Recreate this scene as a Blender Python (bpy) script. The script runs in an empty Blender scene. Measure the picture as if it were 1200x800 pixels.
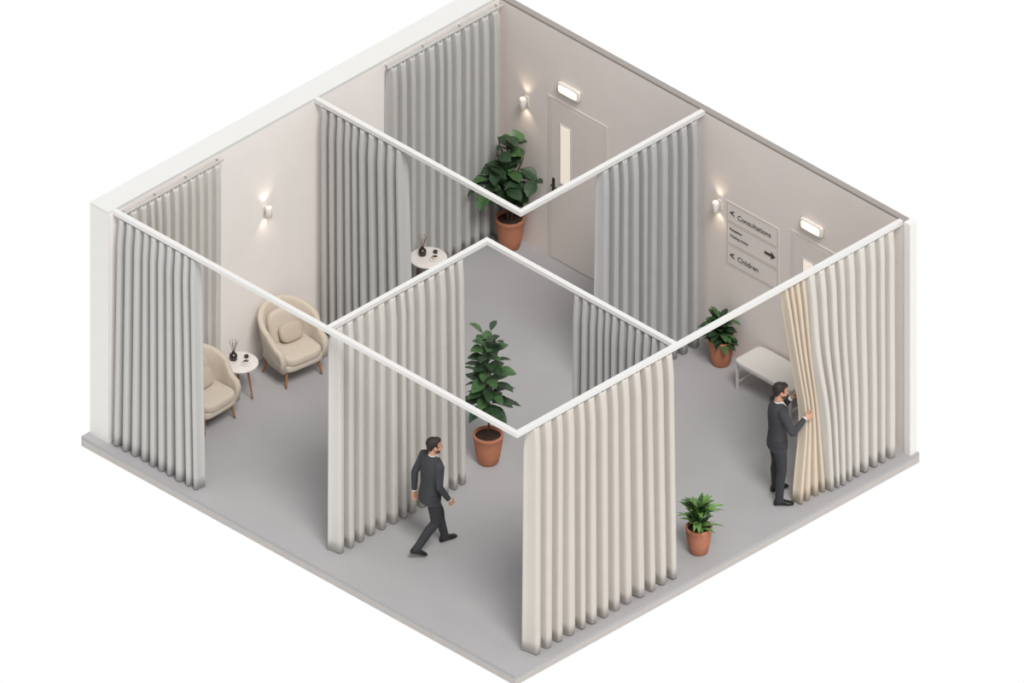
import bpy, math, random
from mathutils import Vector, Matrix, kdtree
from mathutils.bvhtree import BVHTree
random.seed(7)
sc = bpy.context.scene
sc.view_settings.view_transform = 'Standard'
sc.view_settings.look = 'None'
H = 3.6

# ---------------------------------------------------------------- materials
def srgb(r, g, b):
    f = lambda c: (c/255/12.92) if c/255 <= .04045 else ((c/255+.055)/1.055)**2.4
    return (f(r), f(g), f(b), 1)
def mat(name, col, rough=.7, var=.04, nscale=6, bump=0, bscale=200, metal=0, sheen=0, emis=None, es=0, weave=False):
    m = bpy.data.materials.new(name); m.use_nodes = True
    nt = m.node_tree; b = nt.nodes['Principled BSDF']
    b.inputs['Roughness'].default_value = rough
    b.inputs['Metallic'].default_value = metal
    if sheen: b.inputs['Sheen Weight'].default_value = sheen
    tc = nt.nodes.new('ShaderNodeTexCoord')
    n = nt.nodes.new('ShaderNodeTexNoise'); n.inputs['Scale'].default_value = nscale
    n.inputs['Detail'].default_value = 4
    nt.links.new(tc.outputs['Object'], n.inputs['Vector'])
    r = nt.nodes.new('ShaderNodeValToRGB')
    c = col
    r.color_ramp.elements[0].position = .3; r.color_ramp.elements[1].position = .7
    r.color_ramp.elements[0].color = (c[0]*(1-var), c[1]*(1-var), c[2]*(1-var), 1)
    r.color_ramp.elements[1].color = (min(1, c[0]*(1+var)), min(1, c[1]*(1+var)), min(1, c[2]*(1+var)), 1)
    nt.links.new(n.outputs['Fac'], r.inputs['Fac'])
    nt.links.new(r.outputs['Color'], b.inputs['Base Color'])
    if bump:
        n2 = nt.nodes.new('ShaderNodeTexNoise'); n2.inputs['Scale'].default_value = bscale
        nt.links.new(tc.outputs['Object'], n2.inputs['Vector'])
        bp = nt.nodes.new('ShaderNodeBump'); bp.inputs['Strength'].default_value = bump
        bp.inputs['Distance'].default_value = .01
        nt.links.new(n2.outputs['Fac'], bp.inputs['Height'])
        nt.links.new(bp.outputs['Normal'], b.inputs['Normal'])
    if emis:
        b.inputs['Emission Color'].default_value = emis
        b.inputs['Emission Strength'].default_value = es
    return m

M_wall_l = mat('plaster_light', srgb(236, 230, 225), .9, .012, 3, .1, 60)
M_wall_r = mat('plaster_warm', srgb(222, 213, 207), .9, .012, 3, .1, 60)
M_cap = mat('wall_cap_white', srgb(212, 212, 209), .7, .01)
M_end = mat('wall_end_white', srgb(222, 220, 217), .7, .01)
M_captaupe = mat('wall_cap_taupe', srgb(150, 143, 138), .7, .02)
M_floor = mat('floor_vinyl', srgb(163, 162, 163), .55, .02, 2.0, .05, 80)
M_slab = mat('slab_edge', srgb(180, 175, 171), .8, .03)
M_rail = mat('rail_white', srgb(216, 215, 212), .45, .01)
M_gray = mat('curtain_gray', srgb(186, 185, 182), .9, .02, 4, .15, 400)
M_gray2 = mat('curtain_mid_gray', srgb(176, 176, 175), .9, .02, 4, .15, 400)
M_pale = mat('curtain_pale', srgb(200, 197, 191), .9, .02, 4, .15, 400)
M_beige = mat('curtain_beige', srgb(199, 193, 185), .9, .02, 4, .15, 400)
M_ivory = mat('curtain_ivory', srgb(202, 198, 191), .9, .02, 4, .15, 400)
M_tan = mat('curtain_tan', srgb(206, 192, 173), .9, .02, 4, .15, 400)
M_terra = mat('terracotta', srgb(178, 116, 88), .8, .08, 12, .2, 90)
M_soil = mat('soil', srgb(62, 47, 38), 1, .3, 40, .6, 60)
M_leafd = mat('leaf_dark', srgb(44, 66, 42), .42, .3, 14)
M_leafm = mat('leaf_mid', srgb(66, 98, 56), .45, .25, 14)
M_leafl = mat('leaf_light', srgb(98, 134, 70), .5, .2, 14)
M_stem = mat('stem', srgb(84, 66, 48), .8, .15, 20)
M_wood = mat('oak_legs', srgb(150, 104, 70), .5, .15, 18)
M_uph = mat('upholstery_cream', srgb(196, 184, 168), .95, .03, 10, .3, 250, sheen=.2)
M_uphc = mat('upholstery_cushion', srgb(184, 170, 152), .95, .03, 10, .3, 250, sheen=.2)
M_marble = mat('marble', srgb(218, 212, 207), .25, .05, 5)
M_darkglass = mat('dark_glass', srgb(52, 40, 36), .2, .05)
M_reed = mat('reed', srgb(110, 84, 62), .8, .1)
M_cer = mat('ceramic', srgb(226, 222, 218), .3, .01)
M_coffee = mat('coffee', srgb(96, 60, 40), .3, .05)
M_metal = mat('leg_metal', srgb(205, 203, 200), .4, .02)
M_bench = mat('bench_pad', srgb(206, 202, 197), .8, .02, 10, .2, 200)
M_black = mat('black_metal', srgb(40, 38, 36), .4, .05)
M_suit = mat('suit_charcoal', srgb(58, 59, 63), .9, .06, 20, .2, 300)
M_lapel = mat('suit_lapel', srgb(44, 45, 49), .8, .06, 20, .2, 300)
M_trou = mat('trousers_charcoal', srgb(50, 51, 55), .9, .06, 20, .2, 300)
M_shoe = mat('shoe_leather', srgb(26, 24, 23), .35, .05)
M_skin = mat('skin', srgb(196, 146, 118), .55, .04, 20)
M_hair = mat('hair', srgb(36, 27, 22), .6, .2, 60, .4, 200)
M_beard = mat('beard', srgb(88, 62, 50), .7, .15, 60)
M_lip = mat('lips', srgb(160, 95, 84), .5, .03)
M_shirt = mat('shirt_white', srgb(215, 215, 216), .8, .02)
M_eye = mat('eye_white', srgb(225, 222, 220), .2, .01)
M_iris = mat('iris', srgb(40, 28, 22), .2, .05)
M_sign = mat('sign_ink', srgb(70, 66, 64), .7, .02)
M_signl = mat('sign_line', srgb(180, 171, 165), .7, .02)
M_signp = mat('sign_plate', srgb(222, 213, 207), .8, .01)
M_door = mat('door_paint', srgb(219, 210, 204), .6, .01)
M_frame = mat('door_frame', srgb(216, 207, 201), .6, .01)
M_slit = mat('door_lit_glass', srgb(240, 230, 218), .2, .01, emis=(1, .88, .74, 1), es=.35)
M_lamp = mat('lamp_glow', srgb(255, 244, 226), .4, .01, emis=(1, .84, .62, 1), es=1.3)
M_lampb = mat('lamp_body', srgb(225, 219, 210), .5, .01)

# ---------------------------------------------------------------- mesh accumulator
class Acc:
    def __init__(s): s.v = []; s.f = []; s.m = []; s.sm = []; s.mats = []
    def mi(s, mt):
        if mt not in s.mats: s.mats.append(mt)
        return s.mats.index(mt)
    def add(s, vs, fs, mt, smooth=True, mx=None):
        o = len(s.v); k = s.mi(mt)
        s.v += [tuple(mx @ Vector(v)) if mx else tuple(v) for v in vs]
        for f in fs:
            s.f.append(tuple(i+o for i in f)); s.m.append(k); s.sm.append(smooth)
    def merge(s, a, mx=None):
        o = len(s.v)
        s.v += [tuple(mx @ Vector(v)) if mx else tuple(v) for v in a.v]
        for f, m, sm in zip(a.f, a.m, a.sm):
            s.f.append(tuple(i+o for i in f)); s.m.append(s.mi(a.mats[m])); s.sm.append(sm)
    def mesh(s, name):
        me = bpy.data.meshes.new(name); me.from_pydata(s.v, [], s.f)
        for mt in s.mats: me.materials.append(mt)
        me.polygons.foreach_set('material_index', s.m)
        me.polygons.foreach_set('use_smooth', s.sm)
        me.update(); return me
    def obj(s, name, mx=None, parent=None, bevel=0, solid=0):
        o = bpy.data.objects.new(name, s.mesh(name)); sc.collection.objects.link(o)
        if mx: o.matrix_world = mx
        if parent: o.parent = parent
        if solid:
            md = o.modifiers.new('s', 'SOLIDIFY'); md.thickness = solid; md.offset = 0
        if bevel:
            md = o.modifiers.new('b', 'BEVEL'); md.width = bevel; md.segments = 3; md.limit_method = 'ANGLE'
        return o
    # primitives
    def box(s, lo, hi, mt, mx=None):
        x0, y0, z0 = lo; x1, y1, z1 = hi
        vs = [(x0,y0,z0),(x1,y0,z0),(x1,y1,z0),(x0,y1,z0),(x0,y0,z1),(x1,y0,z1),(x1,y1,z1),(x0,y1,z1)]
        s.add(vs, [(0,3,2,1),(4,5,6,7),(0,1,5,4),(1,2,6,5),(2,3,7,6),(3,0,4,7)], mt, False, mx)
    def rbox(s, c, size, mt, e=4.0, n=20, mx=None):
        vs = []; fs = []; nu = n*2; nv = n
        sg = lambda x, p: math.copysign(abs(x)**p, x)
        p = 2.0/e
        for j in range(nv+1):
            ph = -math.pi/2+math.pi*j/nv
            for i in range(nu):
                th = 2*math.pi*i/nu
                vs.append((c[0]+size[0]/2*sg(math.cos(ph), p)*sg(math.cos(th), p),
                           c[1]+size[1]/2*sg(math.cos(ph), p)*sg(math.sin(th), p),
                           c[2]+size[2]/2*sg(math.sin(ph), p)))
        for j in range(nv):
            for i in range(nu):
                fs.append((j*nu+i, j*nu+(i+1)%nu, (j+1)*nu+(i+1)%nu, (j+1)*nu+i))
        s.add(vs, fs, mt, True, mx)
    def ell(s, c, r, mt, n=14, mx=None, rot=None):
        vs = []; fs = []
        R = rot or Matrix.Identity(3)
        c = Vector(c)
        vs.append(c+R@Vector((0, 0, -r[2])))
        for j in range(1, n):
            ph = -math.pi/2+math.pi*j/n
            for i in range(2*n):
                th = math.pi*i/n
                vs.append(c+R@Vector((r[0]*math.cos(ph)*math.cos(th), r[1]*math.cos(ph)*math.sin(th), r[2]*math.sin(ph))))
        vs.append(c+R@Vector((0, 0, r[2]))); nu = 2*n
        for i in range(nu): fs.append((0, 1+(i+1) % nu, 1+i))
        for j in range(n-2):
            for i in range(nu):
                a = 1+j*nu
                fs.append((a+i, a+(i+1) % nu, a+nu+(i+1) % nu, a+nu+i))
        L = len(vs)-1; a = 1+(n-2)*nu
        for i in range(nu): fs.append((a+i, a+(i+1) % nu, L))
        s.add(vs, fs, mt, True, mx)
    def lathe(s, prof, mt, n=32, mx=None, smooth=True):
        vs = []; fs = []
        for r, z in prof:
            for i in range(n):
                t = 2*math.pi*i/n; vs.append((r*math.cos(t), r*math.sin(t), z))
        for j in range(len(prof)-1):
            for i in range(n):
                fs.append((j*n+i, j*n+(i+1) % n, (j+1)*n+(i+1) % n, (j+1)*n+i))
        fs.append(tuple(reversed(range(n)))); fs.append(tuple(range((len(prof)-1)*n, len(prof)*n)))
        s.add(vs, fs, mt, smooth, mx)
    def rings(s, rings, mt, mx=None, smooth=True):
        n = len(rings[0]); vs = [p for r in rings for p in r]; fs = []
        for j in range(len(rings)-1):
            for i in range(n):
                fs.append((j*n+i, j*n+(i+1) % n, (j+1)*n+(i+1) % n, (j+1)*n+i))
        fs.append(tuple(reversed(range(n)))); fs.append(tuple(range((len(rings)-1)*n, len(rings)*n)))
        s.add(vs, fs, mt, smooth, mx)
    def tube(s, pts, rad, mt, n=14, mx=None, round_caps=True, sub=4):
        P = [Vector(p) for p in pts]; R = list(rad)
        if sub > 1 and len(P) > 2:
            Q = []; RR = []
            for i in range(len(P)-1):
                p0 = P[max(i-1, 0)]; p1 = P[i]; p2 = P[i+1]; p3 = P[min(i+2, len(P)-1)]
                for k in range(sub):
                    t = k/sub
                    q = .5*((2*p1)+(-p0+p2)*t+(2*p0-5*p1+4*p2-p3)*t*t+(-p0+3*p1-3*p2+p3)*t**3)
                    lin = p1.lerp(p2, t)
                    Q.append(q.lerp(lin, .5)); RR.append(R[i]*(1-t)+R[i+1]*t)
            Q.append(P[-1]); RR.append(R[-1]); P, R = Q, RR
        T = []
        for i in range(len(P)):
            a = P[max(i-1, 0)]; b = P[min(i+1, len(P)-1)]; T.append((b-a).normalized())
        up = Vector((0, 0, 1)) if abs(T[0].z) < .9 else Vector((1, 0, 0))
        u = T[0].cross(up).normalized(); rg = []
        def ring(c, u, v, r):
            return [c+u*r*math.cos(2*math.pi*i/n)+v*r*math.sin(2*math.pi*i/n) for i in range(n)]
        for i in range(len(P)):
            if i:
                q = T[i-1].rotation_difference(T[i]); u = (q@u).normalized()
            v = T[i].cross(u).normalized()
            if i == 0 and round_caps:
                for a in (80, 50, 25):
                    a = math.radians(a); rg.append(ring(P[0]-T[0]*R[0]*math.sin(a), u, v, R[0]*math.cos(a)))
            rg.append(ring(P[i], u, v, R[i]))
            if i == len(P)-1 and round_caps:
                for a in (25, 50, 80):
                    a = math.radians(a); rg.append(ring(P[-1]+T[-1]*R[-1]*math.sin(a), u, v, R[-1]*math.cos(a)))
        s.rings(rg, mt, mx)

def T(x, y, z=0, rz=0): return Matrix.Translation((x, y, z)) @ Matrix.Rotation(math.radians(rz), 4, 'Z')

# ---------------------------------------------------------------- shell
XW, YW = -2.02, 1.78
a = Acc(); a.box((-2.39, -5.54, -.05), (5.60, 1.90, 0), M_floor); fl = a.obj('floor')
a = Acc(); a.box((-2.39, -5.54, -.15), (5.60, 1.90, -.05), M_slab); a.obj('floor_slab')
a = Acc(); a.box((-2.36, -5.38, 0), (XW, 1.87, H-.03), M_wall_l); a.obj('wall_left')
a = Acc(); a.box((-2.36, -5.41, 0), (XW, -5.38, H-.03), M_end); a.box((-2.36, -5.41, H-.03), (XW, 1.87, H+.01), M_cap); a.obj('trim_1')
a = Acc(); a.box((XW, YW, 0), (5.46, 1.87, H-.03), M_wall_r); a.obj('wall_right')
a = Acc(); a.box((XW, YW, H-.03), (5.46, 1.87, H+.005), M_captaupe)
a.box((5.46, YW-.02, 0), (5.57, 1.88, H+.005), M_end); a.obj('trim_2')

RW = .036
def strip(a, pts, hw, z0, z1, mt):
    n = len(pts); rg = []
    D = [Vector((pts[i+1][0]-pts[i][0], pts[i+1][1]-pts[i][1], 0)).normalized() for i in range(n-1)]
    N = [Vector((-d.y, d.x, 0)) for d in D]
    for i, p in enumerate(pts):
        if i == 0: m = N[0]
        elif i == n-1: m = N[-1]
        else: m = N[i-1]+N[i]
        p = Vector((p[0], p[1], 0))
        l, r = p+m*hw, p-m*hw
        rg.append([(l.x, l.y, z0), (r.x, r.y, z0), (r.x, r.y, z1), (l.x, l.y, z1)])
    a.rings(rg, mt, None, False)
def rail(name, pts):
    a = Acc(); strip(a, pts, RW, H-.06, H, M_rail); strip(a, pts, .014, H-.072, H-.06, M_metal)
    return a.obj(name)
rail('curtain_rail', [(XW, -5.30), (5.39, -5.30), (5.39, YW)])
rail('curtain_rail', [(1.90, -5.30+RW), (1.90, -2.36), (5.39-RW, -2.36)])
rail('curtain_rail', [(XW, -1.58), (1.74, -1.58), (1.74, YW)])
for y0, y1 in ((-5.2, -3.38), (-.36, 1.76)):
    a = Acc(); a.box((-1.942, y0, H-.085), (-1.918, y1, H-.065), M_gray)
    for k in range(4):
        yy = y0+.05+(y1-y0-.1)*k/3; a.box((XW, yy-.01, H-.08), (-1.93, yy+.01, H-.07), M_gray)
    a.obj('curtain_track')

# ---------------------------------------------------------------- curtains
def curtain(name, axis, fixed, keys, folds, amp, mt, sign=1, seed=0, pw=1):
    """keys: list of (z, start, end, offset) top to bottom; pw>1 confines start-edge shift near the start edge"""
    rnd = random.Random(seed)
    cw = [1+rnd.uniform(-.16, .16) for _ in range(folds)]
    tot = sum(cw); edges = [0]
    for c in cw: edges.append(edges[-1]+c/tot)
    amps = [1+rnd.uniform(-.2, .2) for _ in range(folds+1)]
    hem = [rnd.uniform(-.012, .012) for _ in range(folds+1)]
    drift = [rnd.uniform(-.02, .02) for _ in range(folds+1)]
    per = 18; cols = folds*per+1; rows = 24
    ztop, zbot = keys[0][0], keys[-1][0]
    def kf(z):
        for k0, k1 in zip(keys[:-1], keys[1:]):
            if k0[0] >= z >= k1[0]:
                t = (k0[0]-z)/(k0[0]-k1[0]+1e-9)
                return [k0[i]*(1-t)+k1[i]*t for i in (1, 2, 3)]
        return list(keys[-1][1:])
    top0, top1 = keys[0][1], keys[0][2]
    vs = []; fs = []
    for j in range(rows+1):
        tt = j/rows; tt = tt**1.25
        z = ztop+(zbot-ztop)*tt
        if len(keys) > 2:
            ss = [kf(min(ztop, max(zbot, z+dz))) for dz in (-.3, -.15, 0, .15, .3)]
            s0, s1, off = [sum(q[i] for q in ss)/5 for i in range(3)]
        else: s0, s1, off = kf(z)
        A = amp*(.40+.60*min(1, tt/.10)**.7)*(1+.12*tt)
        for i in range(cols):
            f = min(i//per, folds-1); lt = i/per-f
            u = edges[f]+(edges[f+1]-edges[f])*lt
            am = amps[f]*(1-lt)+amps[f+1]*lt; dr = drift[f]*(1-lt)+drift[f+1]*lt
            hm = hem[f]*(1-lt)+hem[f+1]*lt
            ph = 2*math.pi*lt
            w = (s1-s0)/folds
            if pw > 1: base = top0+(top1-top0)*u+(s0-top0)*(1-u)**pw+(s1-top1)*u
            else: base = s0+(s1-s0)*u
            s = base + .05*w*math.sin(2*ph) + dr*tt*min(1, w/.15)
            c = math.cos(ph)
            n = -(c*.85 + .20*math.cos(2*ph))*A*am + off
            zz = z
            if j == 0: zz = z - .010*(1+math.cos(ph*2))
            if j == rows: zz = max(z+hm, .006)
            vs.append((s, fixed+n*sign, zz) if axis == 'x' else (fixed+n*sign, s, zz))
    for j in range(rows):
        for i in range(cols-1):
            k = j*cols+i; fs.append((k, k+1, k+cols+1, k+cols))
    a = Acc(); a.add(vs, fs, mt, True)
    return a.obj(name, solid=.006)
ZT = H-.066; ZB = .02
curtain('curtain', 'x', -5.30, [(ZT, -1.94, -.50, 0), (ZB, -1.96, -.38, .04)], 10, .095, M_gray, seed=1, sign=-1)
curtain('curtain', 'y', -1.93, [(H-.086, -5.12, -3.42, 0), (ZB, -5.12, -3.44, 0)], 11, .066, M_pale, seed=2)
curtain('curtain', 'y', -1.93, [(H-.086, -.33, 1.70, 0), (ZB, -.33, 1.70, 0)], 12, .072, M_gray, seed=3)
curtain('curtain', 'x', -1.58, [(ZT, -1.93, -.42, 0), (ZB, -1.93, -.33, 0)], 10, .095, M_gray, seed=4, sign=-1)
curtain('curtain', 'y', 1.90, [(ZT, -5.18, -2.78, 0), (ZB, -5.18, -2.74, 0)], 13, .10, M_pale, seed=5)
curtain('curtain', 'x', -2.36, [(ZT, 3.49, 5.22, 0), (ZB, 3.45, 5.20, 0)], 12, .080, M_gray2, seed=6, sign=-1)
curtain('curtain', 'y', 5.39, [(ZT, -5.05, -2.42, 0), (ZB, -5.08, -2.36, 0)], 13, .105, M_beige, seed=8)
curtain('curtain', 'y', 1.74, [(ZT, -.12, 1.69, 0), (ZB, -.16, 1.69, 0)], 10, .095, M_gray2, seed=9)
curtain('curtain', 'y', 5.39, [(ZT, .02, 1.66, 0), (2.3, .12, 1.66, 0), (1.25, .34, 1.67, 0), (ZB, .42, 1.67, 0)], 9, .09, M_ivory, seed=10, pw=2.2)
curtain('curtain', 'y', 5.37, [(ZT, -.40, .02, 0), (2.3, -.14, .16, -.05), (1.25, .10, .34, -.09), (ZB, -.12, .42, -.03)], 4, .07, M_tan, seed=11)

# ---------------------------------------------------------------- plants
def leaf(a, base, d, L, W, mt, droop=.3, wide=.6, limit=None):
    d = d.normalized(); side = d.cross(Vector((0, 0, 1)))
    if side.length < .05: side = Vector((1, 0, 0))
    side.normalize(); nrm = side.cross(d).normalized()
    nl = 7; vs = []; fs = []
    roll = random.uniform(-.5, .5)
    side = (Matrix.Rotation(roll, 3, d) @ side); nrm = (Matrix.Rotation(roll, 3, d) @ nrm)
    for i in range(nl+1):
        t = i/nl
        w = W/2*(math.sin(math.pi*t**(math.log(.5)/math.log(wide)))**.8 if 0 < t < 1 else 0)
        if i == 0: w = W*.03
        if i == nl: w = W*.02
        c = base+d*L*t+Vector((0, 0, -droop*L*t*t))
        rp = nrm*(.02*W*math.sin(t*20))
        for s in (-1, -.5, 0, .5, 1):
            vs.append(c+side*w*s+nrm*(abs(s)*w*.28)+rp*s)
    for i in range(nl):
        for k in range(4):
            q = i*5+k; fs.append((q, q+1, q+6, q+5))
    if limit and not all(limit(v) for v in vs): return False
    a.add(vs, fs, mt, True); return True
def pot(a, r, h, mx=None):
    prof = [(r*.62, 0), (r*.70, .012), (r*.86, h*.35), (r*.97, h*.7), (r, h*.88), (r*1.03, h*.9), (r*1.03, h*.99), (r, h), (r*.9, h), (r*.87, h*.9)]
    a.lathe(prof, M_terra, 40)
    a.lathe([(r*.85, h*.85), (r*.88, h*.91)], M_soil, 40)
def plant(name, x, y, r, h, kind, limit=None):
    a = Acc(); pot(a, r, h); rnd = random
    lim = (lambda v: limit(v+Vector((x, y, 0)))) if limit else None
    if kind == 'fiddle':
        tops = [(.30, -.05, 1.55), (-.05, -.40, 1.45), (.10, -.15, 1.85), (-.12, -.10, 1.7), (.28, -.38, 1.2), (.45, .02, 1.25), (-.10, -.62, 1.2), (.05, -.30, 1.65)]
        for k, tp in enumerate(tops):
            az = k*2.4; top = Vector(tp)
            b = Vector((.03*math.cos(az), .03*math.sin(az), h*.9)); mid = (b+top)/2+Vector((-top.x*.2, -top.y*.2, .1))
            a.tube([b, mid, top], [.014, .011, .006], M_stem, 8)
            for i in range(9):
                t = .35+.65*i/8; p = b.lerp(mid, t*2) if t < .5 else mid.lerp(top, t*2-1)
                for tr in range(10):
                    az2 = rnd.uniform(0, 6.28)
                    d = Vector((math.cos(az2), math.sin(az2), rnd.uniform(-.1, .9)))
                    if leaf(a, p, d, rnd.uniform(.24, .34), rnd.uniform(.16, .22), rnd.choice([M_leafd, M_leafd, M_leafm]), .35, .62, lim): break
    elif kind == 'tree':
        a.tube([(0, 0, h*.85), (.015, .01, .8), (-.01, 0, 1.3), (.0, 0, 1.95)], [.016, .013, .010, .005], M_stem, 8)
        for i in range(62):
            t = i/61; z = .85+1.08*t; p = Vector((0, 0, z)); az = i*2.4
            L = (.40-.15*t)*rnd.uniform(.8, 1.1)
            d = Vector((math.cos(az), math.sin(az), .1+.8*t))
            b = p+d.normalized()*rnd.uniform(.04, .12)
            if i % 2: a.tube([p, b], [.004, .003], M_leafm, 5, round_caps=False)
            leaf(a, b if i % 2 else p, d, L, L*.50, rnd.choice([M_leafd, M_leafm, M_leafd]), .35, .5, lim)
    elif kind == 'palm':
        for i in range(110):
            az = i*2.4; t = rnd.random(); el = rnd.uniform(.35, 2.8)
            b = Vector((.03*math.cos(az), .03*math.sin(az), h*.9+.34*t))
            d = Vector((math.cos(az), math.sin(az), el))
            leaf(a, b, d, rnd.uniform(.24, .36), rnd.uniform(.055, .075), rnd.choice([M_leafl, M_leafm, M_leafl]), .35, .45, lim)
        for k in range(5):
            az = k*1.25
            a.tube([(.03*math.cos(az), .03*math.sin(az), h*.85), (.04*math.cos(az), .04*math.sin(az), h+.34)], [.006, .004], M_leafm, 6)
    else:
        for k in range(6):
            az = k*1.05; a.tube([(.02*math.cos(az), .02*math.sin(az), h*.85), (.07*math.cos(az), .07*math.sin(az), h+.33)], [.008, .004], M_stem, 6)
        for i in range(80):
            az = i*2.4; el = rnd.uniform(.1, 2.2); b = Vector((.04*math.cos(az), .04*math.sin(az), h*.95+.34*rnd.random()))
            leaf(a, b, Vector((math.cos(az), math.sin(az), el)), rnd.uniform(.19, .28), rnd.uniform(.09, .12), rnd.choice([M_leafd, M_leafm]), .35, .5, lim)
    return a.obj(name, T(x, y))
plant('potted_fiddle_leaf_fig', -1.60, 1.56, .19, .46, 'fiddle', lambda v: v.x > -1.81 and v.y < 1.74)
plant('potted_rubber_tree', 1.78, -2.22, .195, .44, 'tree', lambda v: v.x > 1.2)
plant('potted_palm', 5.22, -1.78, .17, .40, 'palm')
plant('potted_ficus', 2.29, 1.56, .17, .40, 'bush', lambda v: v.y < 1.74 and v.x > 1.9)

# ---------------------------------------------------------------- furniture
def armchair(name, mx):
    a = Acc()
    hw, dp = .33, .30
    path = []
    for i in range(8): path.append((.27-.27*i/8, hw, i/8*.28))
    for i in range(25):
        t = math.pi/2+math.pi*i/24
        path.append((dp*math.cos(t), hw*math.sin(t), .28+.44*i/24))
    for i in range(1, 9): path.append((.27*i/8, -hw, .72+.28*i/8))
    rg = []
    for i, (x, y, s) in enumerate(path):
        p0 = path[max(i-1, 0)]; p1 = path[min(i+1, len(path)-1)]
        tx, ty = p1[0]-p0[0], p1[1]-p0[1]; l = math.hypot(tx, ty); nx, ny = -ty/l, tx/l
        if nx*x+ny*y < 0: nx, ny = -nx, -ny
        k = max(0, math.sin(math.pi*s)); top = .57+.40*k**2.6
        endf = min(1, min(s, 1-s)/.05)
        top = top-.07*(1-endf)**2
        fl = .05+.06*k**2; th = .038
        ring = []
        sec = [(-th, .26), (-th, .26+(top-.26)*.33), (-th, .26+(top-.26)*.66), (-th*1.1, top-.04), (-th*.8, top-.012), (0, top), (th*.8, top-.012), (th*1.1, top-.04), (th, .26+(top-.26)*.66), (th, .26+(top-.26)*.33), (th*.8, .26)]
        for o, z in sec:
            oo = o+fl*((z-.26)/.6)
            ring.append((x+nx*oo, y+ny*oo, z))
        rg.append(ring)
    a.rings(rg, M_uph)
    a.rbox((.0, 0, .30), (.60, .66, .13), M_uph, 5)
    a.rbox((.03, 0, .40), (.58, .60, .15), M_uph, 4.5)
    R = Matrix.Translation((-.21, 0, .64)) @ Matrix.Rotation(math.radians(-14), 4, 'Y')
    a.rbox((0, 0, 0), (.13, .48, .50), M_uph, 3.5, mx=R)
    R = Matrix.Translation((-.08, .03, .60)) @ Matrix.Rotation(math.radians(-24), 4, 'Y')
    a.rbox((0, 0, 0), (.12, .36, .26), M_uphc, 3, mx=R)
    for sx, sy in ((1, 1), (1, -1), (-1, 1), (-1, -1)):
        a.tube([(sx*.20, sy*.25, .28), (sx*.25, sy*.29, .012)], [.024, .013], M_wood, 10)
    return a.obj(name, mx)
armchair('armchair', T(-1.49, -2.55, 0, -8))
armchair('armchair', T(-1.51, -4.13, 0, 2))

def side_table(name, x, y, rot):
    a = Acc(); r = .25; h = .54
    a.lathe([(r*.93, h-.035), (r*.99, h-.028), (r, h-.012), (r*.985, h-.002), (r*.95, h)], M_marble, 48)
    a.lathe([(r*.55, h-.055), (r*.58, h-.035)], M_wood, 32)
    for k in range(3):
        t = 2*math.pi*k/3; c, s = math.cos(t), math.sin(t)
        a.tube([(.11*c, .11*s, h-.04), (.19*c, .19*s, .012)], [.016, .011], M_wood, 10)
    a.obj(name, T(x, y, 0, rot))
    b = Acc()
    b.lathe([(.042, 0), (.050, .006), (.052, .07), (.045, .085), (.022, .095), (.020, .115), (.024, .118)], M_darkglass, 24)
    for k in range(7):
        t = k*.9; b.tube([(0, 0, .08), (.055*math.cos(t), .055*math.sin(t), .29)], [.003, .003], M_reed, 6)
    b.obj('reed_diffuser', T(x-.09, y-.02, h+.001))
    c = Acc()
    c.lathe([(.03, 0), (.062, .004), (.068, .012), (.064, .012), (.03, .007)], M_cer, 28)
    c.lathe([(.022, .007), (.034, .02), (.042, .055), (.039, .055), (.035, .045)], M_cer, 28)
    c.lathe([(.030, .044), (.036, .047)], M_coffee, 24)
    c.tube([(.040, 0, .045), (.062, 0, .043), (.058, 0, .025), (.036, 0, .02)], [.004]*4, M_cer, 8)
    c.obj('teacup', T(x+.10, y+.02, h+.001, 40))
    d = Acc(); d.lathe([(.022, 0), (.028, .004), (.03, .035), (.026, .04), (.012, .045)], M_darkglass, 20)
    d.obj('candle_jar', T(x+.0, y+.13, h+.001))
side_table('side_table', -1.60, -3.42, 20)
side_table('side_table', -1.60, .06, 20)

a = Acc()
a.rbox((0, 0, .435), (1.06, .50, .07), M_bench, 9, 24)
a.box((-.5, -.22, .37), (.5, .22, .40), M_metal)
for sx in (-1, 1):
    for sy in (-1, 1):
        a.box((sx*.49-.014, sy*.21-.014, 0), (sx*.49+.014, sy*.21+.014, .40), M_metal)
    a.box((sx*.49-.012, -.21, .10), (sx*.49+.012, .21, .122), M_metal)
a.obj('bench', T(3.36, 1.49))

# ---------------------------------------------------------------- doors / signs / lamps
def door(name, x0, x1, zt):
    a = Acc(); y = YW
    a.box((x0, y-.010, 0.005), (x0+.05, y, zt), M_frame); a.box((x1-.05, y-.010, .005), (x1, y, zt), M_frame)
    a.box((x0+.05, y-.010, zt-.05), (x1-.05, y, zt), M_frame)
    a.box((x0+.055, y-.014, .012), (x1-.055, y, zt-.055), M_door)
    a.box((x0+.215, y-.020, 1.225), (x0+.425, y-.012, 2.165), M_frame)
    a.box((x0+.235, y-.024, 1.245), (x0+.405, y-.018, 2.145), M_slit)
    a.box((x0+.085, y-.026, 1.05), (x0+.125, y-.012, 1.26), M_black)
    a.tube([(x0+.105, y-.02, 1.17), (x0+.105, y-.065, 1.17), (x0+.20, y-.07, 1.17)], [.010, .010, .009], M_black, 10)
    a.lathe([(.014, 0), (.014, .012)], M_black, 12, mx=Matrix.Translation((x0+.105, y-.026, 1.09)) @ Matrix.Rotation(math.pi/2, 4, 'X'))
    return a.obj(name)
door('door_1', -1.10, -.02, 2.51)
door('door_2', 3.37, 4.45, 2.50)

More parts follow.
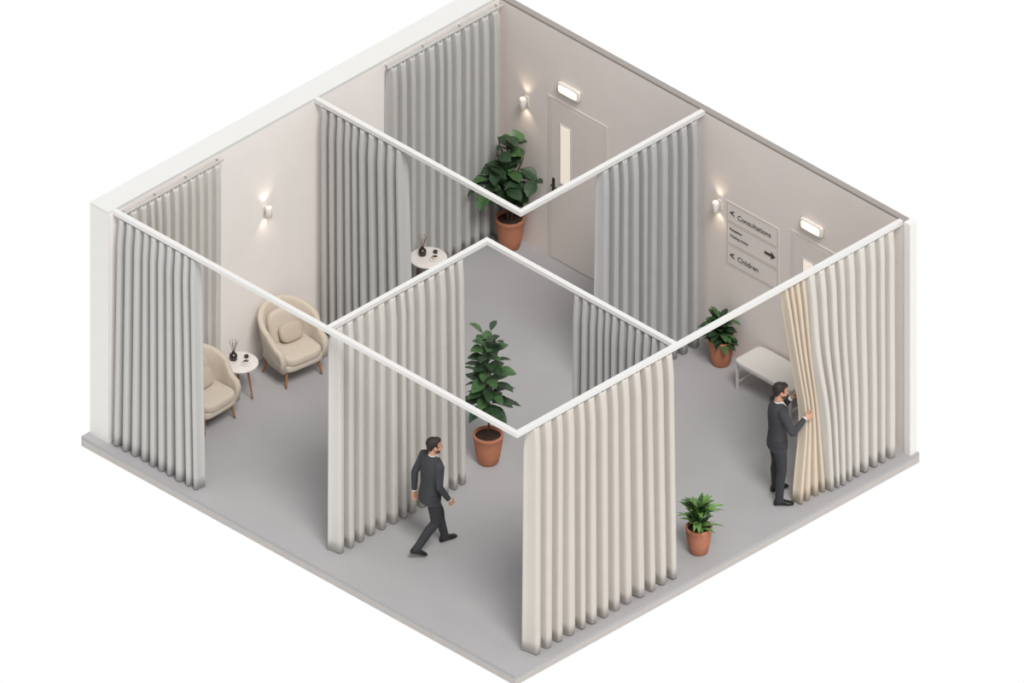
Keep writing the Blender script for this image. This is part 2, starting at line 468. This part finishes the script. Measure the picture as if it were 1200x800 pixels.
def wall_light(name, x, z):
    a = Acc()
    a.rbox((x, YW-.03, z), (.40, .06, .17), M_lampb, 7, 16)
    a.rbox((x, YW-.05, z), (.33, .05, .11), M_lamp, 6, 16)
    o = a.obj(name)
    l = bpy.data.lights.new('glow', 'AREA'); l.shape = 'RECTANGLE'; l.size = .33; l.size_y = .1; l.energy = 1.0; l.color = (1, .85, .68)
    lo = bpy.data.objects.new('glow', l); sc.collection.objects.link(lo)
    lo.location = (x, YW-.085, z); lo.rotation_euler = (math.radians(-90), 0, 0); lo.parent = o
wall_light('emergency_wall_light', -.70, 2.75)
wall_light('emergency_wall_light', 3.77, 2.73)

def sconce(name, pos, nx, ny):
    a = Acc()
    R = Matrix.Translation(pos) @ Matrix.Rotation(math.atan2(ny, nx), 4, 'Z')
    a.box((0, -.035, -.07), (.012, .035, .07), M_lampb, R)
    a.box((.012, -.012, -.012), (.04, .012, .012), M_lampb, R)
    a.lathe([(.040, -.075), (.044, -.07), (.044, .07), (.040, .075)], M_lampb, 24, mx=R @ Matrix.Translation((.08, 0, 0)))
    a.lathe([(.036, .0755), (.036, .078)], M_lamp, 20, mx=R @ Matrix.Translation((.08, 0, 0)))
    a.lathe([(.036, -.078), (.036, -.0755)], M_lamp, 20, mx=R @ Matrix.Translation((.08, 0, 0)))
    o = a.obj(name, bevel=0)
    for sgn in (1, -1):
        l = bpy.data.lights.new('spot', 'SPOT'); l.energy = 2.2; l.color = (1, .82, .62); l.spot_size = math.radians(100); l.spot_blend = .9; l.shadow_soft_size = .03
        lo = bpy.data.objects.new('spot', l); sc.collection.objects.link(lo)
        p = R @ Vector((.08, 0, sgn*.085)); lo.location = p
        d = (R.to_3x3() @ Vector((-.25, 0, sgn*1))).normalized()
        lo.rotation_euler = d.to_track_quat('-Z', 'Y').to_euler(); lo.parent = o
sconce('wall_sconce', (XW, -2.54, 2.30), 1, 0)
sconce('wall_sconce', (-1.50, YW, 2.22), 0, -1)
sconce('wall_sconce', (2.05, YW, 2.27), 0, -1)

# wayfinding sign
sg = bpy.data.objects.new('wayfinding_sign', None); sc.collection.objects.link(sg)
def text(name, s, x, z, size, mt, bold=0):
    c = bpy.data.curves.new(name, 'FONT'); c.body = s; c.size = size; c.extrude = .001; c.offset = bold
    o = bpy.data.objects.new(name, c); sc.collection.objects.link(o); c.materials.append(mt)
    dg = bpy.context.evaluated_depsgraph_get(); me = bpy.data.meshes.new_from_object(o.evaluated_get(dg))
    bpy.data.objects.remove(o); o = bpy.data.objects.new(name, me); sc.collection.objects.link(o)
    o.matrix_world = Matrix.Translation((x, YW-.010, z)) @ Matrix.Rotation(math.pi/2, 4, 'X'); o.parent = sg
a = Acc()
a.box((2.17, YW-.006, 1.42), (3.14, YW, 2.40), M_signp)
def frame_rect(x0, x1, z0, z1):
    w = .008; y0, y1 = YW-.009, YW-.005
    a.box((x0, y0, z0), (x1, y1, z0+w), M_signl); a.box((x0, y0, z1-w), (x1, y1, z1), M_signl)
    a.box((x0, y0, z0+w), (x0+w, y1, z1-w), M_signl); a.box((x1-w, y0, z0+w), (x1, y1, z1-w), M_signl)
frame_rect(2.19, 3.12, 2.10, 2.38); frame_rect(2.19, 3.12, 1.76, 2.08); frame_rect(2.19, 3.12, 1.44, 1.74)
o = a.obj('sign_plate', parent=sg)
text('text_1', '<', 2.24, 2.19, .15, M_sign, .003); text('text_2', 'Consultations', 2.38, 2.19, .11, M_sign, 0)
text('text_3', 'Reception', 2.24, 1.97, .055, M_sign, .0005); text('text_4', 'Waiting rooms', 2.24, 1.87, .055, M_sign, .0005)
text('text_5', '<', 2.24, 1.53, .15, M_sign, .003); text('text_6', 'Children', 2.38, 1.54, .11, M_sign, 0)
a = Acc(); y = YW-.011
a.add([(2.88, y, 1.900), (3.0, y, 1.900), (3.0, y, 1.86), (3.08, y, 1.92), (3.0, y, 1.98), (3.0, y, 1.94), (2.88, y, 1.94)], [(0, 1, 5, 6), (2, 3, 4)], M_sign, False)
a.obj('arrow', parent=sg, solid=.003)

# ---------------------------------------------------------------- people
def remesh(src, voxel, smooth=4, relabel=None):
    o = bpy.data.objects.new('tmp', src.mesh('tmp')); sc.collection.objects.link(o)
    md = o.modifiers.new('r', 'REMESH'); md.mode = 'VOXEL'; md.voxel_size = voxel
    ms = o.modifiers.new('sm', 'SMOOTH'); ms.iterations = smooth; ms.factor = .5
    dg = bpy.context.evaluated_depsgraph_get(); me = bpy.data.meshes.new_from_object(o.evaluated_get(dg))
    vs = [tuple(v.co) for v in me.vertices]; polys = [tuple(p.vertices) for p in me.polygons]
    bvh = BVHTree.FromPolygons(vs, polys)
    cs = []
    for i, f in enumerate(src.f):
        c = Vector((0, 0, 0))
        for q in f: c += Vector(src.v[q])
        c /= len(f)
        hit = bvh.find_nearest(c)
        if hit[3] is not None and hit[3] < voxel*.75: cs.append((c, i))
    kd = kdtree.KDTree(len(cs))
    for k, (c, i) in enumerate(cs): kd.insert(c, i)
    kd.balance()
    lab = []
    for p in me.polygons:
        c = p.center; _, i, _ = kd.find(c); lab.append(src.mats[src.m[i]])
    v2f = [[] for _ in vs]
    for fi, f in enumerate(polys):
        for q in f: v2f[q].append(fi)
    for it in range(4):
        new = []
        for fi, f in enumerate(polys):
            cnt = {}
            for q in f:
                for g in v2f[q]: cnt[lab[g]] = cnt.get(lab[g], 0)+1
            new.append(max(cnt, key=cnt.get))
        lab = new
    out = Acc(); groups = {}
    for p, f, mt in zip(me.polygons, polys, lab):
        if relabel: mt = relabel(p.center, mt)
        groups.setdefault(mt, []).append(f)
    out.v = vs
    for mt, fs in groups.items():
        k = out.mi(mt)
        for f in fs: out.f.append(f); out.m.append(k); out.sm.append(True)
    bpy.data.objects.remove(o)
    return out

def make_head():
    a = Acc()
    a.ell((-.010, 0, .030), (.096, .076, .088), M_skin)
    a.ell((.022, 0, -.040), (.064, .058, .076), M_skin)
    a.ell((.060, 0, -.092), (.026, .028, .022), M_skin)
    a.ell((.078, 0, .018), (.016, .048, .010), M_skin)
    for sy in (-1, 1):
        a.ell((.060, sy*.036, -.030), (.022, .020, .020), M_skin)
        a.ell((-.004, sy*.080, -.008), (.020, .009, .032), M_skin, rot=Matrix.Rotation(sy*.25, 3, 'Z'))
    a.ell((.094, 0, -.010), (.012, .010, .026), M_skin)
    a.ell((.102, 0, -.026), (.014, .016, .011), M_skin)
    a.ell((.082, 0, -.056), (.010, .023, .008), M_lip)
    a.ell((-.030, 0, .042), (.096, .084, .088), M_hair)
    a.ell((.022, 0, .096), (.052, .060, .028), M_hair)
    a.ell((-.062, 0, -.02), (.045, .066, .055), M_hair)
    for sy in (-1, 1): a.ell((.008, sy*.073, .02), (.012, .010, .042), M_hair)
    def rl(c, mt):
        if mt == M_skin and c.z < -.045 and c.x > .0: return M_beard
        return mt
    h = remesh(a, .005, 3, rl)
    for sy in (-1, 1):
        h.ell((.0765, sy*.031, -.002), (.0100, .0120, .007), M_eye, 8)
        h.ell((.0845, sy*.031, -.002), (.004, .006, .006), M_iris, 8)
        h.ell((.088, sy*.032, .019), (.006, .020, .004), M_hair, 8)
    return h

def make_hand(curl, left):
    s = 1 if left else -1
    ts = -s
    a = Acc()
    rg = []
    for x, hw, ht in ((-.03, .026, .022), (0, .027, .020), (.03, .036, .017), (.06, .041, .015), (.085, .041, .013), (.094, .036, .009)):
        rg.append([(x, hw*math.cos(t), ht*math.sin(t)) for t in [2*math.pi*i/16 for i in range(16)]])
    a.rings(rg, M_skin)
    specs = [(.030*ts, .070, .0092), (.010*ts, .080, .0095), (-.010*ts, .074, .0092), (-.029*ts, .058, .0080)]
    for i, (y, L, r) in enumerate(specs):
        p = Vector((.082, y, 0)); pts = [Vector((.06, y*.9, 0)), p]; ang = 0; yw = y*1.2
        for k, fr in enumerate((.45, .32, .23)):
            ang += curl*(.8 if k else .6)*(1+.08*i)
            p = p+Vector((math.cos(ang)*L*fr, yw*.12, -math.sin(ang)*L*fr)); pts.append(p)
        a.tube(pts, [r, r, r*.95, r*.88, r*.75], M_skin, 10, sub=2)
    th = [Vector((.012, .018*ts, -.004)), Vector((.035, .042*ts, -.012)), Vector((.062, .054*ts, -.018-.012*curl)), Vector((.084, .052*ts-.006*ts*curl, -.022-.022*curl))]
    a.tube(th, [.014, .012, .0105, .008], M_skin, 10, sub=2)
    return remesh(a, .0035, 2)

def foot(a, ank, yaw, pitch, gz=None):
    R = Matrix.Translation(ank) @ Matrix.Rotation(yaw, 4, 'Z') @ Matrix.Rotation(pitch, 4, 'Y')
    rg = []
    for x, hw, top in ((-.075, .018, -.035), (-.068, .032, -.015), (-.04, .038, .02), (0, .040, .03), (.04, .041, .005), (.09, .047, -.025), (.14, .047, -.040), (.175, .038, -.050), (.195, .018, -.062)):
        bot = -.088; cz = (top+bot)/2; hz = (top-bot)/2
        ring = []
        for i in range(16):
            t = 2*math.pi*i/16; c, s_ = math.cos(t), math.sin(t)
            ring.append((x, hw*math.copysign(abs(c)**.8, c), cz+hz*math.copysign(abs(s_)**.7, s_)))
        rg.append(ring)
    a.rings(rg, M_shoe, R)

def person(name, mx, P):
    a = Acc(); z0 = P['hipz']; lean = P.get('lean', 0)
    def tc(z): return lean*(z-z0)
    tr = [(-.13, .112, .168), (-.125, .128, .182), (-.05, .130, .184), (.04, .122, .172), (.13, .114, .162), (.24, .122, .174), (.36, .130, .192), (.45, .122, .198), (.505, .098, .165), (.54, .075, .105), (.565, .062, .066)]
    rg = []
    for dz, ax, by in tr:
        z = z0+dz
        rg.append([(tc(z)+ax*math.copysign(abs(math.cos(t))**.9, math.cos(t)), by*math.copysign(abs(math.sin(t))**.9, math.sin(t)), z) for t in [2*math.pi*i/32 for i in range(32)]])
    a.rings(rg, M_suit)
    for sd in ('L', 'R'):
        sy = 1 if sd == 'L' else -1
        hip, kn, an = [Vector(q) for q in P['leg'+sd]]
        th_mid = hip.lerp(kn, .5); cf = kn.lerp(an, .35)+Vector((-.012, 0, 0))
        a.tube([hip+Vector((0, 0, .03)), hip, th_mid, kn, cf, an+(kn-an).normalized()*.03, an-(kn-an).normalized()*.015],
               [.085, .100, .084, .066, .064, .054, .056], M_trou, 18)
        yaw, pitch = P['foot'+sd]; foot(a, an, yaw, pitch)
        sh, el, wr = [Vector(q) for q in P['arm'+sd]]
        a.tube([sh+Vector((0, -sy*.05, -.01)), sh, sh.lerp(el, .5), el, el.lerp(wr, .35), wr], [.062, .066, .056, .048, .046, .038], M_suit, 16)
    nb = Vector((tc(z0+.55)-.01, 0, z0+.53)); hc = Vector(P['head'])
    a.tube([nb+Vector((0, 0, -.03)), nb, hc+Vector((-.02, 0, -.06))], [.064, .058, .054], M_skin, 18)
    def rl(c, mt):
        zr = c.z-z0; x = c.x-tc(c.z)
        if mt in (M_suit, M_skin) and .574 < zr < .590 and abs(c.y) < .09 and abs(x) < .1: return M_shirt
        if mt == M_skin and zr < .575: mt = M_suit
        if mt == M_suit:
            if .27 < zr < .60 and x > .03:
                if abs(c.y) < (zr-.26)*.20:
                    return M_shoe if abs(c.y) < .016 else M_shirt
                if abs(c.y) < (zr-.22)*.32: return M_lapel
        return mt
    b = remesh(a, .010, 3, rl)
    for k in range(2):
        z = z0+.20-.1*k; b.ell((tc(z)+.121, .0, z), (.006, .009, .009), M_black, 6)
    hd = make_head()
    Rh = Matrix.Translation(hc) @ Matrix.Rotation(P['hyaw'], 4, 'Z') @ Matrix.Rotation(P['hpitch'], 4, 'Y')
    b.merge(hd, Rh)
    for sd in ('L', 'R'):
        sh, el, wr = [Vector(q) for q in P['arm'+sd]]
        fd = (wr-el).normalized()
        b.tube([wr+fd*.010, wr+fd*.034], [.0335, .0325], M_shirt, 20, round_caps=False)
        d = Vector(P['hdir'+sd]).normalized(); n = Vector(P['hpalm'+sd])
        up = -(n-d*n.dot(d)).normalized(); y = up.cross(d)
        R = Matrix((d, y, up)).transposed().to_4x4()
        b.merge(make_hand(P['curl'+sd], sd == 'L'), Matrix.Translation(wr+d*.030) @ R)
    return b.obj(name, mx)

walk = dict(hipz=.90, lean=.07,
    legL=[(0, .085, .88), (.19, .09, .50), (.27, .085, .09)], footL=(.05, 0),
    legR=[(0, -.085, .88), (.03, -.09, .47), (-.25, -.09, .165)], footR=(-.05, .42),
    armL=[(.03, .190, 1.385), (-.09, .235, 1.12), (-.10, .235, .86)],
    armR=[(.03, -.190, 1.385), (.0, -.24, 1.11), (.13, -.24, .89)],
    head=(.07, 0, 1.60), hyaw=-.35, hpitch=.12,
    hdirL=(-.05, -.02, -1), hpalmL=(.1, -1, 0), curlL=.55,
    hdirR=(.55, .05, -.85), hpalmR=(.0, 1, .0), curlR=.55)
def wp(px, py, z=0):
    s_ = (px-600)/63.64; d_ = (py-400+75*z)/35.2
    return (s_+d_)/2, (s_-d_)/2
x, y = wp(504, 644)
person('walking_man', T(x, y, 0, 76), walk)

hold = dict(hipz=.93, lean=.03,
    legL=[(0, .09, .91), (.03, .13, .50), (.03, .17, .09)], footL=(.25, 0),
    legR=[(0, -.09, .91), (.02, -.13, .50), (-.03, -.17, .09)], footR=(-.25, 0),
    armL=[(.02, .195, 1.42), (.12, .27, 1.20), (.21, .12, 1.42)],
    armR=[(.02, -.195, 1.42), (.10, -.34, 1.19), (.29, -.215, 1.29)],
    head=(.05, 0, 1.655), hyaw=-.1, hpitch=.2,
    hdirL=(.55, -.15, .75), hpalmL=(.8, -.5, -.3), curlL=.6,
    hdirR=(.93, .15, .25), hpalmR=(0, 1, 0), curlR=.85)
x, y = wp(911, 583)
person('man_opening_curtain', T(x, y, 0, 63), hold)

# ---------------------------------------------------------------- light, world, camera
w = bpy.data.worlds.new('studio'); sc.world = w; w.use_nodes = True
nt = w.node_tree; bg = nt.nodes['Background']; bg.inputs[1].default_value = 1.0
tc = nt.nodes.new('ShaderNodeTexCoord'); sp = nt.nodes.new('ShaderNodeSeparateXYZ'); rp = nt.nodes.new('ShaderNodeValToRGB')
mr = nt.nodes.new('ShaderNodeMapRange'); mr.inputs[1].default_value = -1; mr.inputs[2].default_value = 1
nt.links.new(tc.outputs['Generated'], sp.inputs[0]); nt.links.new(sp.outputs['Z'], mr.inputs[0])
nt.links.new(mr.outputs[0], rp.inputs['Fac']); nt.links.new(rp.outputs['Color'], bg.inputs[0])
rp.color_ramp.elements[0].position = .42; rp.color_ramp.elements[0].color = (1, 1, 1, 1)
rp.color_ramp.elements[1].position = .58; rp.color_ramp.elements[1].color = (.70, .70, .71, 1)
l = bpy.data.lights.new('sun', 'SUN'); l.energy = 2.5; l.angle = math.radians(20); l.color = (1, .98, .955)
lo = bpy.data.objects.new('sun', l); sc.collection.objects.link(lo)
d = Vector((-.72, .38, -1.15)); lo.rotation_euler = d.to_track_quat('-Z', 'Y').to_euler(); lo.location = (8, -2, 10)

cam = bpy.data.cameras.new('camera'); cam.type = 'ORTHO'; cam.ortho_scale = 1200/90; cam.clip_end = 100
co = bpy.data.objects.new('camera', cam); sc.collection.objects.link(co)
se = .553; ce = math.sqrt(1-se*se)
dv = Vector((ce/math.sqrt(2), -ce/math.sqrt(2), se)); co.location = dv*30
co.rotation_euler = (-dv).to_track_quat('-Z', 'Y').to_euler()
sc.camera = co
